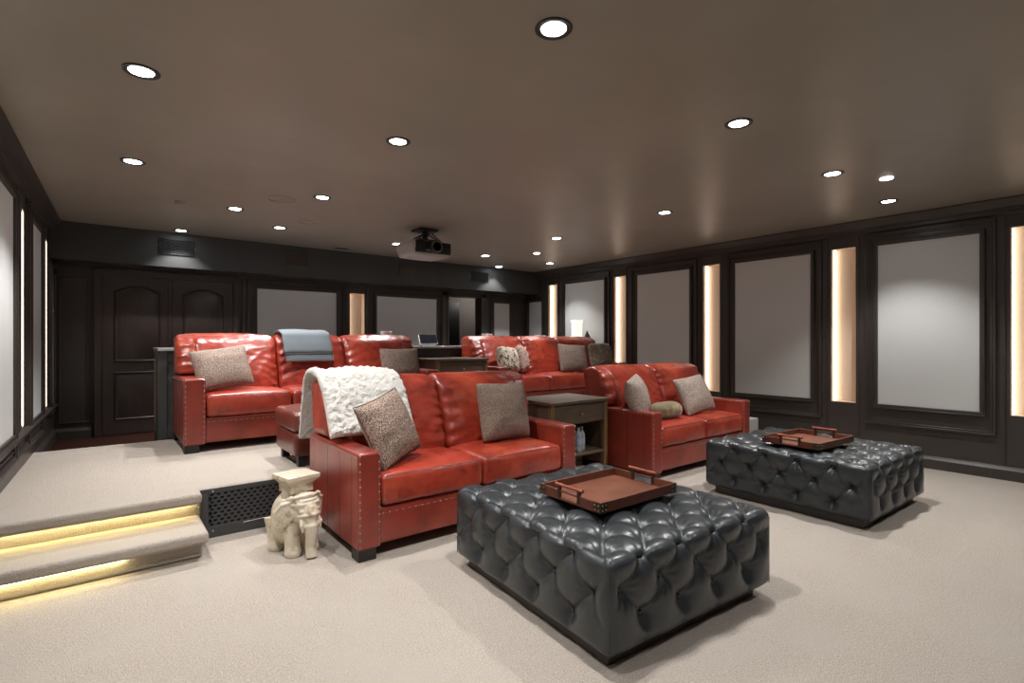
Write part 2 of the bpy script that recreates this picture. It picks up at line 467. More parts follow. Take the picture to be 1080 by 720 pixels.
door = thing('door_1', None, None, (.70, YB, .16)); door['kind'] = 'structure'
inv = Matrix.Translation(-Vector(door.location))
f = bmesh.new()
B(f, -.08, -.005, 0, .05, .16, 2.165, TB); B(f, 1.405, 1.48, 0, .05, .16, 2.165, TB); B(f, -.08, 1.48, 0, .052, 2.095, 2.17, TB)
B(f, -.10, 1.50, 0, .065, 2.165, 2.185, TB)
obj('door_casing', move(f, inv), M['door'], door, bevel=.006)
for (a, b) in ((.0, .695), (.705, 1.40)):
    f = bmesh.new()
    B(f, a, b, 0, .022, .17, 2.095, TB)
    arch_panel(f, TB, a + .11, b - .11, 1.05, 1.99, .085, .0225, .036, .03)
    arch_panel(f, TB, a + .11, b - .11, .34, .93, 0, .0225, .036, .03)
    obj('door_leaf', move(f, inv), M['door'], door)
f = box(.66, .70, .022, .032, .17, 2.09, TB)
obj('astragal', move(f, inv), M['door'], door, bevel=.003)
# open doorway on the back wall with the hall behind
f = bmesh.new()
B(f, 4.70, 4.83, 0, .035, .16, 2.185, TB); B(f, 5.53, 5.66, 0, .035, .16, 2.185, TB); B(f, 4.70, 5.66, 0, .035, 2.11, 2.19, TB)
B(f, 4.795, 4.83, .03, .05, .16, 2.14, TB); B(f, 5.53, 5.565, .03, .05, .16, 2.14, TB); B(f, 4.795, 5.565, .03, .05, 2.11, 2.145, TB)
struct('trim_7', f, M['paint'], bevel=.004)
f = bmesh.new()
B(f, 4.0, 7.6, 9.2, 9.3, .16, 2.4); B(f, 4.0, 4.1, YB + .17, 9.2, .16, 2.4); B(f, 7.5, 7.6, YB + .17, 9.2, .16, 2.4)
B(f, 4.0, 7.6, YB + .17, 9.3, 2.4, 2.5)
struct('wall_hall', f, M['room2'], smooth=False)
struct('floor_hall', box(4.0, 7.6, YB + .0, 9.3, .06, .16), M['wood_floor'], smooth=False)
d2 = thing('door_2', None, None, (5.45, 9.2, .16)); d2['kind'] = 'structure'
f = bmesh.new(); B(f, -.32, .40, -.04, 0, 0, 1.95)
obj('door_leaf', f, M['black'], d2, smooth=False)

# ------------------------------------------------------------------ ceiling fixtures
def add_spot(name, loc, e, size, blend, parent, col=(1, .985, .965), r=.014):
    l = bpy.data.lights.new(name, 'SPOT'); l.energy = e; l.spot_size = radians(size); l.spot_blend = blend
    l.shadow_soft_size = r; l.color = col; l.use_shadow = True
    o = bpy.data.objects.new(name, l); C.objects.link(o); o.parent = parent; o.location = loc
    return o
LE = 50
proto = None
lights = []
spots = [(1.516, 1.628, 'big bright recessed downlight at the top centre of the ceiling'),
 (.152, 3.154, 'large oval-looking downlight at the upper left of the ceiling'),
 (.178, 4.77, 'recessed downlight above the left of the platform, below the largest left one'),
 (1.554, 3.192, 'recessed downlight left of centre, above the front left loveseat'),
 (1.605, 4.869, 'recessed downlight above the platform, beside the round ceiling speaker'),
 (1.052, 5.832, 'recessed downlight left of the round ceiling speaker'),
 (.747, 7.384, 'recessed downlight directly above the lattice vent over the double door'),
 (1.639, 6.479, 'recessed downlight above the slate blanket, close to the soffit'),
 (3.066, 1.63, 'black-trimmed downlight at the upper right, above the two ottomans'),
 (4.572, 1.653, 'warm white downlight above the right ottoman'),
 (5.886, 1.646, 'black-trimmed downlight nearest the crown moulding of the right wall'),
 (4.583, 3.234, 'recessed downlight above the front right loveseat'),
 (4.619, 4.905, 'recessed downlight behind the loveseat light, above the rear side of the right loveseat'),
 (6.013, 6.551, 'recessed downlight in the far right corner of the ceiling'),
 (4.692, 6.597, 'recessed downlight right of the projector'),
 (5.568, 7.41, 'farthest downlight, just above the small right soffit vent'),
 (3.169, 6.551, 'recessed downlight peeking out left of the projector'),
 (.152, 1.63, 'recessed downlight above the viewer, out of view'), (.152, -.05, 'added fill downlight behind the viewer on the left'),
 (1.516, -.05, 'added fill downlight behind the viewer'), (3.066, -.05, 'added fill downlight right of and behind the viewer'),
 (4.572, -.05, 'added fill downlight far right beyond the view'), (5.886, -.05, 'added fill downlight by the right wall beyond the view')]
for i, (x, y, l) in enumerate(spots):
    if proto is None:
        t = thing('downlight', l, 'ceiling light', (x, y, CE), 0, 'recessed downlights')
        r = bmesh.new()
        lathe(r, [(.052, 0), (.080, 0), (.080, -.005), (.074, -.008), (.056, -.005), (.052, 0)], 40)
        obj('trim_ring', r, M['trim_ring'], t)
        r = bmesh.new(); lathe(r, [(.054, -.001), (.054, -.003), (.04, -.004), (.001, -.005)], 32)
        obj('lens', r, M['lamp'], t)
        add_spot('bulb', (0, 0, -.02), LE, 100, .62, t)
        proto = t
    else:
        t = copy_tree(proto); t.location = (x, y, CE); t['label'] = l
        dim = {(.747, 7.384): .40, (5.568, 7.41): .35, (6.013, 6.551): .50, (5.886, 1.646): .70}.get((x, y))
        if dim:
            for ch in t.children:
                if ch.type == 'LIGHT': ch.data = ch.data.copy(); ch.data.energy = LE * dim
        if y < 0:      # the row behind the viewer is added fill light, dimmed
            for ch in t.children:
                if ch.type == 'LIGHT': ch.data = ch.data.copy(); ch.data.energy = LE * .35
for (x, y, l) in [(5.053, 1.426, 'tiny rimless round light at the upper right, above the black-trimmed one by the crown'), (5.18, 5.94, 'tiny rimless round light between two downlights at the far right')]:
    t = thing('pin_light', l, 'ceiling light', (x, y, CE), 0, 'tiny ceiling lights')
    r = bmesh.new(); lathe(r, [(.045, 0), (.045, -.006), (.03, -.009), (.001, -.010)], 28)
    obj('lens', r, M['lamp_warm'], t)
for (x, y, rr, l) in [(1.325, 5.172, .125, 'round ceiling speaker with a faint raised rim, left of centre'), (1.80, 5.971, .10, 'faint round ceiling plate behind the ceiling speaker')]:
    t = thing('ceiling_speaker', l, 'speaker', (x, y, CE), 0, 'flush ceiling speakers')
    r = bmesh.new(); lathe(r, [(rr - .015, 0), (rr, 0), (rr, -.004), (rr - .008, -.006), (rr - .015, 0)], 40)
    obj('rim', r, M['ceiling'], t)
    r = bmesh.new(); lathe(r, [(rr - .014, -.0005), (rr - .02, -.002), (.001, -.002)], 40)
    obj('grille', r, M['ceiling'], t)
t = thing('smoke_detector', 'small round detector on the ceiling above the platform stairs', 'smoke detector', (.587, 5.883, CE))
r = bmesh.new(); lathe(r, [(.045, 0), (.045, -.015), (.035, -.025), (.001, -.027)], 28); obj('housing', r, M['ceiling'], t)

# soffit vents
def soffit_vent(x0, x1, z0, z1, label, lattice, m, lit=False):
    t = thing('soffit_vent', label, 'vent', ((x0 + x1) / 2, 7.6, (z0 + z1) / 2), 0, 'vents on the soffit')
    w, h = (x1 - x0) / 2, (z1 - z0) / 2
    f = bmesh.new()
    ring(f, lambda s, d, z: (s, -d, z), -w, w, -h, h, .012, 0, .012)
    obj('frame', f, m, t, bevel=.002)
    obj('backing', box(-w + .01, w - .01, -.003, -.001, -h + .01, h - .01), M['vent_dark'] if lattice else m, t, smooth=False)
    f = bmesh.new()
    if lattice:
        n = 12
        for sg in (1, -1):
            for i in range(-n, n + 1):
                cx = i * w / 6
                a = Vector((cx - h, -.006, -h * sg)); b = Vector((cx + h, -.006, h * sg))
                # clip
                def cl(p, q):
                    dd = q - p
                    t0, t1 = 0, 1
                    for lo in (-w, w):
                        if abs(dd.x) > 1e-6:
                            tt = (lo - p.x) / dd.x
                            if lo < 0: t0 = max(t0, min(tt, 1)) if dd.x > 0 else t0
                            else: t1 = min(t1, max(tt, 0)) if dd.x > 0 else t1
                    return p + dd * t0, p + dd * t1, t1 - t0
                p, q, dt = cl(a, b)
                if dt > .05: tube(f, [p, q], .0035, 4)
    else:
        for i in range(9):
            z = -h + .02 + i * (2 * h - .04) / 8
            B(f, -w + .01, w - .01, -.008, -.003, z - .004, z + .004)
    obj('lattice' if lattice else 'louvres', f, M['vent'] if lattice else m, t, smooth=False)
    if lattice:
        for s in (-1, 1):
            r = bmesh.new(); sphere(r, (s * (w + .012), -.004, .0), .006, seg=10, rings=6); obj('screw', r, M['screw'], t)
soffit_vent(.534, .91, 2.365, 2.56, 'black lattice vent on the soffit over the double door', True, M['black'])
soffit_vent(2.003, 2.304, 2.369, 2.55, 'dark square vent on the soffit above the first back wall panel', False, M['outlet'])
soffit_vent(3.72, 4.021, 2.361, 2.54, 'dark square vent on the soffit just below the projector', False, M['outlet'])
soffit_vent(5.10, 5.469, 2.362, 2.54, 'black vent on the soffit at the right, above the open doorway', True, M['black'])
# small ceiling slot
tag(obj('ceiling_slot', box(2.62, 2.80, 7.35, 7.42, CE - .006, CE), M['black'], smooth=False), 'small dark slot in the ceiling edge left of the projector', 'vent')

# ------------------------------------------------------------------ riser vent by the steps
t = thing('riser_vent', 'charcoal metal vent panel with diamond perforations set in the platform riser', 'vent', (.50, 3.93, 0))
W_, Z0, Z1 = 1.30, .0, .325
f = bmesh.new()
fl = lambda s, d, z: (s, -d, z)
B(f, 0, W_, -.010, 0, .0, .075); B(f, 0, W_, -.010, 0, .295, Z1); B(f, 0, .05, -.010, 0, .075, .295); B(f, W_ - .05, W_, -.010, 0, .075, .295)
B(f, 0, .012, -.022, 0, 0, Z1)
obj('frame', f, M['vent'], t, bevel=.002)
obj('backing', box(.05, W_ - .05, -.002, -.001, .075, .295), M['vent_dark'], t, smooth=False)
# perforated sheet: hexagon cells built as webs
f = bmesh.new()
px, pz = .040, .0245
nx_, nz_ = int((W_ - .10) / px), 9
for j in range(nz_):
    for i in range(nx_):
        cx = .05 + px * (i + .5 + (.5 if j % 2 else 0)); cz = .075 + pz * (j + .5)
        if cx + px / 2 > W_ - .05 + .001: continue
        outer = []; inner = []
        for k in range(6):
            a = pi / 6 + k * pi / 3
            outer.append((cx + cos(a) * px / 2 / cos(pi / 6), cz + sin(a) * pz * .667))
            inner.append((cx + cos(a) * px * .36, cz + sin(a) * pz * .40))
        vo = [f.verts.new((a, -.008, min(max(b, .074), .296))) for a, b in outer]
        vi = [f.verts.new((a, -.008, b)) for a, b in inner]
        vk = [f.verts.new((a, -.003, b)) for a, b in inner]
        for k in range(6):
            f.faces.new((vo[k], vo[(k + 1) % 6], vi[(k + 1) % 6], vi[k]))
            f.faces.new((vi[k], vi[(k + 1) % 6], vk[(k + 1) % 6], vk[k]))
obj('perforated_sheet', f, M['vent'], t, smooth=False)
for (a, b) in ((.075, .045), (.075, .308)):
    r = bmesh.new(); sphere(r, (a, -.011, b), .006, (1, .5, 1), seg=10, rings=6); obj('screw', r, M['screw'], t)
f = bmesh.new(); tube(f, [(.26, -.0125, .058), (.26, -.0125, .066), (.50, -.0125, .070)], .0018, 6); obj('wire_clip', f, M['screw'], t)

# step lights
for (z, y, y2, x1, l) in [(.100, 3.578, 3.5985, .10, 'warm light strip under the nosing of the lower step'), (.262, 3.93, 3.9585, .46, 'warm light strip under the nosing of the upper step')]:
    tag(obj('step_light', box(-.60, x1, y - .0, y2 - .003, z - .012, z - .002), M['led_step'], smooth=False), l, 'step light', 'light strips under the stair nosings')

# ------------------------------------------------------------------ leather seating
def wr(co, s, seed=0):
    return noise.noise(Vector((co.x * s + seed, co.y * s - seed, co.z * s + 3.1 * seed)))

def nail_strip(a, b, parent, step=.042, r=.0060):
    """a row of domed nailheads strung on one thin cord"""
    a, b = Vector(a), Vector(b); n = max(1, int((b - a).length / step)); dr = (b - a).normalized()
    pts = []; rs = []
    for i in range(n + 1):
        c = a + (b - a) * (i / n)
        for k, q in ((-1, .10), (-.8, .6), (0, 1), (.8, .6), (1, .10)):
            pts.append(c + dr * r * k); rs.append(r * q)
    f = bmesh.new(); tube(f, pts, rs, 8)
    return obj('nailhead_trim', f, M['nail'], parent)

def stitch_strip(a, b, up, parent, m, step=.016, ln=.008, r=.0014, name='stitching'):
    a, b = Vector(a), Vector(b); n = max(1, int((b - a).length / step)); u = Vector(up)
    pts = []
    for i in range(n + 1):
        c = a + (b - a) * (i / n)
        pts += [c - u * ln * .5, c + u * ln * .5 + (b - a) * (.45 / n)]
    f = bmesh.new(); tube(f, pts, r, 4)
    return obj(name, f, m, parent)

ARMH = .64; DEPTH = .92
def seat_cushion(w, seed):
    hx, hy, hz = w / 2 - .004, .31, .095
    def fn(co, n, ax):
        u, v = co.x / hx, co.y / hy
        bul = max(0, (1 - u * u)) ** .6 * max(0, (1 - v * v)) ** .6
        if co.z > 0: co.z += .032 * bul
        if n.y < -.3: co.y -= .012 * max(0, 1 - u * u) ** .5 * (1 - (co.z / hz) ** 2 if abs(co.z) < hz else 0)
        co += n * (.0045 * wr(co, 7, seed) + .0022 * wr(Vector((co.x * 3, co.y, co.z * .6)), 26, seed))
        # little gathers along the front edge
        if n.y < -.2: co += n * .0022 * sin(co.x * 190 + 4 * wr(co, 6, seed)) * (.5 + .5 * wr(co, 5, seed + 2))
        return co
    return rbox(hx, hy, hz, .034, .018, fn)

def back_cushion(x0, x1, xin0, xin1, seed, zb_in=.44, zb_out=.648, zt=1.03):
    """x0..x1 full width; outside xin0..xin1 the cushion only starts above the arm"""
    hx = (x1 - x0) / 2 - .003; hz = .5; hy = .5; cx = (x0 + x1) / 2; KX = 2.6
    def fn(co, n, ax):
        x = co.x / KX + cx
        t = (co.z + hz) / (2 * hz)          # 0..1 bottom to top
        out = 0
        if x < xin0: out = min(1, (xin0 - x) / .02)
        if x > xin1: out = min(1, (x - xin1) / .02)
        zb = zb_in + (zb_out - zb_in) * out
        a = co.y / hy                        # -1 front, +1 rear
        u = co.x / KX / hx
        zz = zb + (zt - zb) * t
        h = (zz - .44) / (zt - .44)
        yf = .45 + .21 * h + .02 * out       # front face leans back
        yr = .83 + .07 * h
        mid = (yf + yr) / 2; half = (yr - yf) / 2
        edge = max(0, 1 - (abs(t - .5) * 2) ** 6) ** .5
        bul = max(0, 1 - u * u) ** .45 * max(0, 1 - (2 * t - 1) ** 2) ** .5
        y = mid + a * half * (.80 + .20 * edge)
        if a < 0: y -= .060 * bul * (-a)
        if t > .5:
            zz += .020 * max(0, 1 - u * u) ** .5 * (1 - abs(a)) - .030 * abs(a) ** 3 * ((t - .5) * 2) ** 6
        p = Vector((x, y, zz))
        p += n * (.007 * wr(p, 5, seed) + .0035 * wr(Vector((p.x * 1.2, p.y, p.z * 3)), 11, seed))
        fr = max(0, -a) if a < 0 else 0
        # gathers radiating from the side seams and from the top edge
        e = min(1 - u, 1 + u) * hx
        p.y -= .010 * exp(-e / .09) * fr * min(1, e / .015) * (sin(p.z * 70 + (p.x - cx) * 18 * (1 if u > 0 else -1) + 5 * wr(p, 4, seed)) + .6 * wr(Vector((p.x * .6, 0, p.z * 3)), 16, seed))
        g2 = exp(-abs(zt - .03 - p.z) / .10)
        p.y -= .0022 * g2 * fr * sin(p.x * 48 + p.z * 25 + 9 * wr(p, 3.5, seed + 5))
        # long soft folds over the face
        q = wr(Vector((p.x * .8 + p.z * .6, 0, p.z * 1.6 - p.x * .5)), 6, seed + 3)
        p.y += .010 * fr * bul * (abs(q) ** .6 - .4)
        return p
    bm = bmesh.new(); bm = rbox(hx * KX, hy, hz, .12, .026, fn)
    return bm

def back_cushion_fine(x0, x1, xin0, xin1, seed):
    bm = back_cushion(x0, x1, xin0, xin1, seed)
    return bm

def sofa(name, label, x0, y0, z0, width, nseat, armw, group, seed):
    t = thing(name, label, 'sofa', (x0, y0, z0), 0, group)
    W = width
    for s, a in ((0, 0), (1, W - armw)):
        f = bmesh.new(); B(f, a, a + armw, 0, DEPTH - .01, .065, ARMH)
        arm = obj('arm', f, M['red_flat'], t, bevel=.016, seg=3)
        xs = (a + .013, a + armw - .013)
        for xx in xs: nail_strip((xx, -.0005, .085), (xx, -.0005, ARMH - .015), arm)
        side = a + .0005 if s == 0 else a + armw - .0005
        nail_strip((side, .02, ARMH - .022), (side, .86, ARMH - .022), arm, .036, .0046)
        inn = a + armw - .0005 if s == 0 else a + .0005
        nail_strip((inn, .03, ARMH - .02), (inn, .34, ARMH - .02), arm, .036, .0044)
        f = bmesh.new()
        for yy in (.10, .30, .52): B(f, side - .0012, side + .0012, yy - .0015, yy + .0015, .07, ARMH - .03)
        obj('panel_seam', f, M['foot'], arm, smooth=False)
    # base and front rail
    f = bmesh.new(); B(f, armw - .004, W - armw + .004, .022, DEPTH - .04, .075, .296)
    base_ = obj('base', f, M['red_flat'], t, bevel=.012, seg=3)
    nail_strip((armw + .02, .0205, .258), (W - armw - .02, .0205, .258), base_, .044, .0055)
    for fx in (.0, W - .12):
        for fy in (.004, DEPTH - .13):
            f = bmesh.new(); B(f, fx + .004, fx + .116, fy, fy + .11, 0, .068)
            obj('foot', f, M['foot'], t, bevel=.004)
    # rear shell
    f = bmesh.new(); B(f, armw * .3, W - armw * .3, DEPTH - .075, DEPTH - .01, .08, .90)
    obj('back_frame', f, M['red_flat'], t, bevel=.02, seg=3)
    sw = (W - 2 * armw) / nseat
    for i in range(nseat):
        c = seat_cushion(sw, seed + i * 1.7)
        cx = armw + sw * (i + .5)
        sc = obj('seat_cushion', move(c, T3(cx, .31 + .002, .395)), M['red'], t)
        stitch_strip((cx - sw / 2 + .03, .004, .4855), (cx + sw / 2 - .03, .004, .4855), (0, .7, .7), sc, M['stitch'], .016, .009, .0022)
        xa = armw + sw * i if i > 0 else -.0
        xb = armw + sw * (i + 1) if i < nseat - 1 else W + .0
        bc = back_cushion_fine(xa, xb, armw + .005 if i == 0 else xa - 1, W - armw - .005 if i == nseat - 1 else xb + 1, seed + 10 + i * 2.3)
        obj('back_cushion', bc, M['red'], t)
    return t

g1 = 'red leather loveseats in the front row'
sofa('loveseat', 'red leather two-seat sofa with a white fleece throw, beside the elephant stool', 1.172, 2.93, 0, 1.80, 2, .145, g1, 1.0)
sofa('loveseat', 'red leather two-seat sofa nearest the right wall with an olive bolster on its seat', 3.972, 2.93, 0, 1.79, 2, .145, g1, 21.0)
g2 = 'red leather three-seat sofas on the platform'
sofa('sofa', 'red leather three-seat sofa on the platform with a slate blanket over its back', .545, 5.20, ZP, 2.50, 3, .165, g2, 41.0)
sofa('sofa', 'red leather three-seat sofa at the rear right with fur pillows', 3.90, 5.20, ZP, 2.50, 3, .165, g2, 61.0)

# leather footstool on the platform behind the front loveseat
t = thing('footstool', 'brown-red leather footstool on the platform edge, behind the fleece-draped loveseat', 'footstool', (1.50, 4.38, ZP))
def fsf(co, n, ax):
    u, v = co.x / .36, co.y / .27
    if co.z > 0: co.z += .03 * max(0, 1 - u * u) ** .6 * max(0, 1 - v * v) ** .6
    return co + n * (.005 * wr(co, 7, 5))
obj('cushion', move(rbox(.365, .285, .075, .04, .03, fsf), T3(0, 0, .345)), M['stool_red'], t)
def fsb(co, n, ax):
    co += Vector((n.x, n.y, 0)) * (.012 * (1 - (co.z / .1) ** 2))
    return co
obj('body', move(rbox(.345, .265, .095, .025, .03, fsb), T3(0, 0, .172)), M['stool_red'], t)
for (a, b) in ((-1, -1), (1, -1), (-1, 1), (1, 1)):
    f = bmesh.new(); B(f, a * .29 - .03, a * .29 + .03, b * .22 - .03, b * .22 + .03, 0, .085)
    obj('foot', f, M['foot'], t, bevel=.004)

# ------------------------------------------------------------------ tufted ottomans
def ottoman_body():
    hx, hy = .580, .628
    z0, z1 = .062, .452
    hz = (z1 - z0) / 2; r = .045
    px, py = .245, .25
    ztop = hz
    zlo = (ztop - r) - (.8575 - (hx - r + r * pi / 2))     # height of the lowest button row in local z
    def dimple(a, b, lowa=None):
        s, t_ = (a + b) / 2, (a - b) / 2
        ds, dt = abs(s - round(s)), abs(t_ - round(t_))
        # distance to the nearest button and nearest fold
        ra = (ds * ds + dt * dt) ** .5
        fold = min(ds, dt)
        h = (max(0, sin(pi * ds) * sin(pi * dt))) ** .62   # 0 at folds, 1 mid diamond
        crease = exp(-(fold / .028) ** 1.5)
        pit = exp(-(ra / .20) ** 1.35)
        return .0165 * (h - .55) - .0065 * crease - .040 * pit, ra
    def fn(co, n, ax):
        x, y, z = co
        if ax in ('-z',): 
            return co
        cxr = max(0, abs(x) - (hx - r)); cyr = max(0, abs(y) - (hy - r))
        zz = z - (ztop - r)
        def unwrap(h, c, sg):
            # arc coordinate folding from the top over the edge
            if zz > 0:
                th = math.atan2(c, zz) if c > 0 else 0
                return sg * ((h - r) + r * th)
            return sg * ((h - r) + r * pi / 2 + (-zz))
        if ax == 'z':
            X = x if abs(x) <= hx - r else unwrap(hx, cxr, 1 if x > 0 else -1)
            Y = y if abs(y) <= hy - r else unwrap(hy, cyr, 1 if y > 0 else -1)
            L = None
        elif ax in ('x', '-x'):
            X = unwrap(hx, max(cxr, 1e-6), 1 if ax == 'x' else -1); Y = y; L = 'x'
        else:
            Y = unwrap(hy, max(cyr, 1e-6), 1 if ax == 'y' else -1); X = x; L = 'y'
        a = (X - px / 2) / (px / 2); b = (Y - py / 2) / (py / 2)
        limx = .8575 / (px / 2); limy = .875 / (py / 2)
        # below the last button row the folds run straight down
        dd, ra = 0, 9
        w = 1
        if L == 'x' and abs(X) > .8575:
            k = abs(X) - .8575
            m_ = ((Y - py / 2) / py) % 1.0; m_ = min(m_, 1 - m_)
            d1, _ = dimple(((.8575 if X > 0 else -.8575) - px / 2) / (px / 2), b)
            fl_ = .010 * (sin(pi * m_) ** .6 - .5) - .004 * exp(-(m_ / .05) ** 1.5)
            q = min(1, k / .07)
            dd = d1 * (1 - q) + fl_ * q
        elif L == 'y' and abs(Y) > .875:
            k = abs(Y) - .875
            m_ = ((X - px / 2) / px) % 1.0; m_ = min(m_, 1 - m_)
            d1, _ = dimple(a, ((.875 if Y > 0 else -.875) - py / 2) / (py / 2))
            fl_ = .010 * (sin(pi * m_) ** .6 - .5) - .004 * exp(-(m_ / .05) ** 1.5)
            q = min(1, k / .07)
            dd = d1 * (1 - q) + fl_ * q
        else:
            dd, ra = dimple(a, b)
        # fine pleats radiating from the buttons
        if ra < .9:
            s, t_ = (a + b) / 2, (a - b) / 2
            an = math.atan2(t_ - round(t_), s - round(s))
            dd += .0026 * sin(an * 10 + 4 * wr(co, 9)) * exp(-((ra - .26) / .15) ** 2)
        # vertical corners stay tight
        if L == 'x': w = 1 - exp(-((hy - abs(y)) / .06) ** 2)
        if L == 'y': w = 1 - exp(-((hx - abs(x)) / .06) ** 2)
        if ax == 'z' : 
            cd = sqrt(max(0, hx - abs(x)) ** 2 + max(0, hy - abs(y)) ** 2)
            w = 1 - exp(-(cd / .06) ** 2)
        # bottom edge tight
        w *= min(1, (z + hz) / .03) if z < -hz + .03 else 1
        dd = dd * w
        dd += .003 * wr(co, 8)
        return co + n * dd
    bm = rbox(hx, hy, hz, r, .0095, fn)
    return move(bm, T3(0, 0, (z0 + z1) / 2)), (hx, hy, z0, z1, r, px, py)

def make_ottoman():
    t = thing('tufted_ottoman', '', 'ottoman', (0, 0, 0), 0, 'charcoal leather ottomans')
    bm, (hx, hy, z0, z1, r, px, py) = ottoman_body()
    body = obj('tufted_body', bm, M['char'], t, angle=180)
    f = bmesh.new(); B(f, -.52, .52, -.56, .56, 0, .075)
    obj('plinth', f, M['plinth'], t, bevel=.006)
    # buttons
    A = lambda p: [-1.5 * p, -.5 * p, .5 * p, 1.5 * p]
    Bc = lambda p: [-2 * p, -p, 0, p, 2 * p]
    dp = .0375
    proto_b = []
    def button(x, y, z, rot):
        if not proto_b:
            f = bmesh.new(); sphere(f, (0, 0, 0), .011, (1, 1, .6), seg=12, rings=8)
            b_ = obj('button', f, M['button'], t); proto_b.append(b_)
        else:
            b_ = proto_b[0].copy(); C.objects.link(b_)
        b_.location = (x, y, z); b_.rotation_euler = rot
    for X in A(px):
        for Y in A(py): button(X, Y, z1 - dp, (0, 0, 0))
    for X in Bc(px):
        for Y in Bc(py):
            if abs(X) > .485 or abs(Y) > .49: continue
            button(X, Y, z1 - dp, (0, 0, 0))
    e = lambda h: h - r + r * pi / 2
    for (k, rows) in ((0, 'A'), (1, 'B'), (2, 'A')):
        Xp = .6125 + .1225 * k; z = z1 - r - (Xp - e(hx))
        for Y in (A(py) if rows == 'A' else Bc(py)):
            for sg in (-1, 1): button(sg * (hx - dp), Y, z, (0, pi / 2, 0))
        Yp = .625 + .125 * k; z = z1 - r - (Yp - e(hy))
        if Yp < e(hy): continue
        for X in (A(px) if rows == 'A' else Bc(px)):
            for sg in (-1, 1): button(X, sg * (hy - dp), z, (pi / 2, 0, 0))
    # corner seam welts
    f = bmesh.new()
    for sx in (-1, 1):
        for sy in (-1, 1):
            q = r * (1 - .7071)
            tube(f, [(sx * (hx - q), sy * (hy - q), z0 + .01), (sx * (hx - q), sy * (hy - q), z1 - r)], .0022, 6)
    obj('corner_seam', f, M['button'], body)
    return t
ott = make_ottoman()
ott.location = (2.145, 1.910, 0); ott.rotation_euler = (0, 0, radians(-4)); ott['label'] = 'large charcoal button-tufted leather ottoman in the foreground, nearer the camera'
o2 = copy_tree(ott)
o2.location = (4.665, 1.850, 0); o2.rotation_euler = (0, 0, radians(-1.2)); o2['label'] = 'charcoal button-tufted leather ottoman farther right, near the right wall'

# trays ---------------------------------------------------------------
def make_tray():
    t = thing('serving_tray', '', 'tray', (0, 0, 0), 0, 'brown leather trays')
    hx, hy, h = .300, .223, .052
    f = bmesh.new(); B(f, -hx + .01, hx - .01, -hy + .01, hy - .01, 0, .010)
    obj('tray_bottom', f, M['tray_in'], t)
    f = bmesh.new()
    B(f, -hx, hx, -hy, -hy + .011, 0, h); B(f, -hx, hx, hy - .011, hy, 0, h)
    sl = .062  # half slot
    for sg in (-1, 1):
        a, b = (hx - .011, hx) if sg > 0 else (-hx, -hx + .011)
        B(f, a, b, -hy + .011, -sl, 0, h); B(f, a, b, sl, hy - .011, 0, h)
        B(f, a, b, -sl, sl, 0, .014); B(f, a, b, -sl, sl, h - .010, h)
    obj('tray_wall', f, M['tray'], t, bevel=.0025)
    rv = []
    for sx in (-1, 1):
        for sy in (-1, 1):
            x, y = sx * (hx + .001), sy * (hy + .001)
            f = bmesh.new(); pr = [(0, 0), (.05, 0), (.05, .004), (.004, .004), (.004, .05), (0, .05)]
            lo = [f.verts.new((x - sx * p, y - sy * q, .001)) for p, q in pr]; hi = [f.verts.new((x - sx * p, y - sy * q, h + .0005)) for p, q in pr]
            f.faces.new(lo); f.faces.new(hi)
            for i in range(6): f.faces.new((lo[i], lo[(i + 1) % 6], hi[(i + 1) % 6], hi[i]))
            cr = obj('corner_patch', f, M['tray_dark'], t, bevel=.001)
            for q in (.012, .037):
                for z in (.014, .038):
                    for loc in ((sx * (hx - q), sy * (hy + .002), z), (sx * (hx + .002), sy * (hy - q), z)):
                        if not rv:
                            f = bmesh.new(); sphere(f, (0, 0, 0), .0034, seg=8, rings=6); rv.append(obj('rivet', f, M['brass'], cr)); o_ = rv[0]
                        else:
                            o_ = rv[0].copy(); C.objects.link(o_); o_.parent = cr
                        o_.location = loc
    for sg in (-1, 1):
        f = bmesh.new()
        pts = [(sg * (hx - .006), -.098 + .196 * i / 12, .078) for i in range(13)]
        rr = [.0075 + .0022 * (1 if i in (0, 2, 10, 12) else 0) for i in range(13)]
        tube(f, pts, rr, 12)
        hd = obj('handle', f, M['tray_rod'], t)
        for yy in (-.072, .072):
            f = bmesh.new()
            B(f, sg * (hx - .006) - .008, sg * (hx - .006) + .008, yy - .009, yy + .009, .012, .078)
            obj('handle_post', f, M['tray_dark'], hd, bevel=.002)
    return t
tr = make_tray(); tr.location = (2.168, 1.892, .475); tr.rotation_euler = (0, 0, radians(-1)); tr['label'] = 'brown leather tray with rod handles on the nearer ottoman'
tr2 = copy_tree(tr); tr2.location = (4.555, 1.83, .475); tr2.rotation_euler = (0, 0, radians(-3)); tr2['label'] = 'brown leather tray with rod handles on the farther right ottoman'

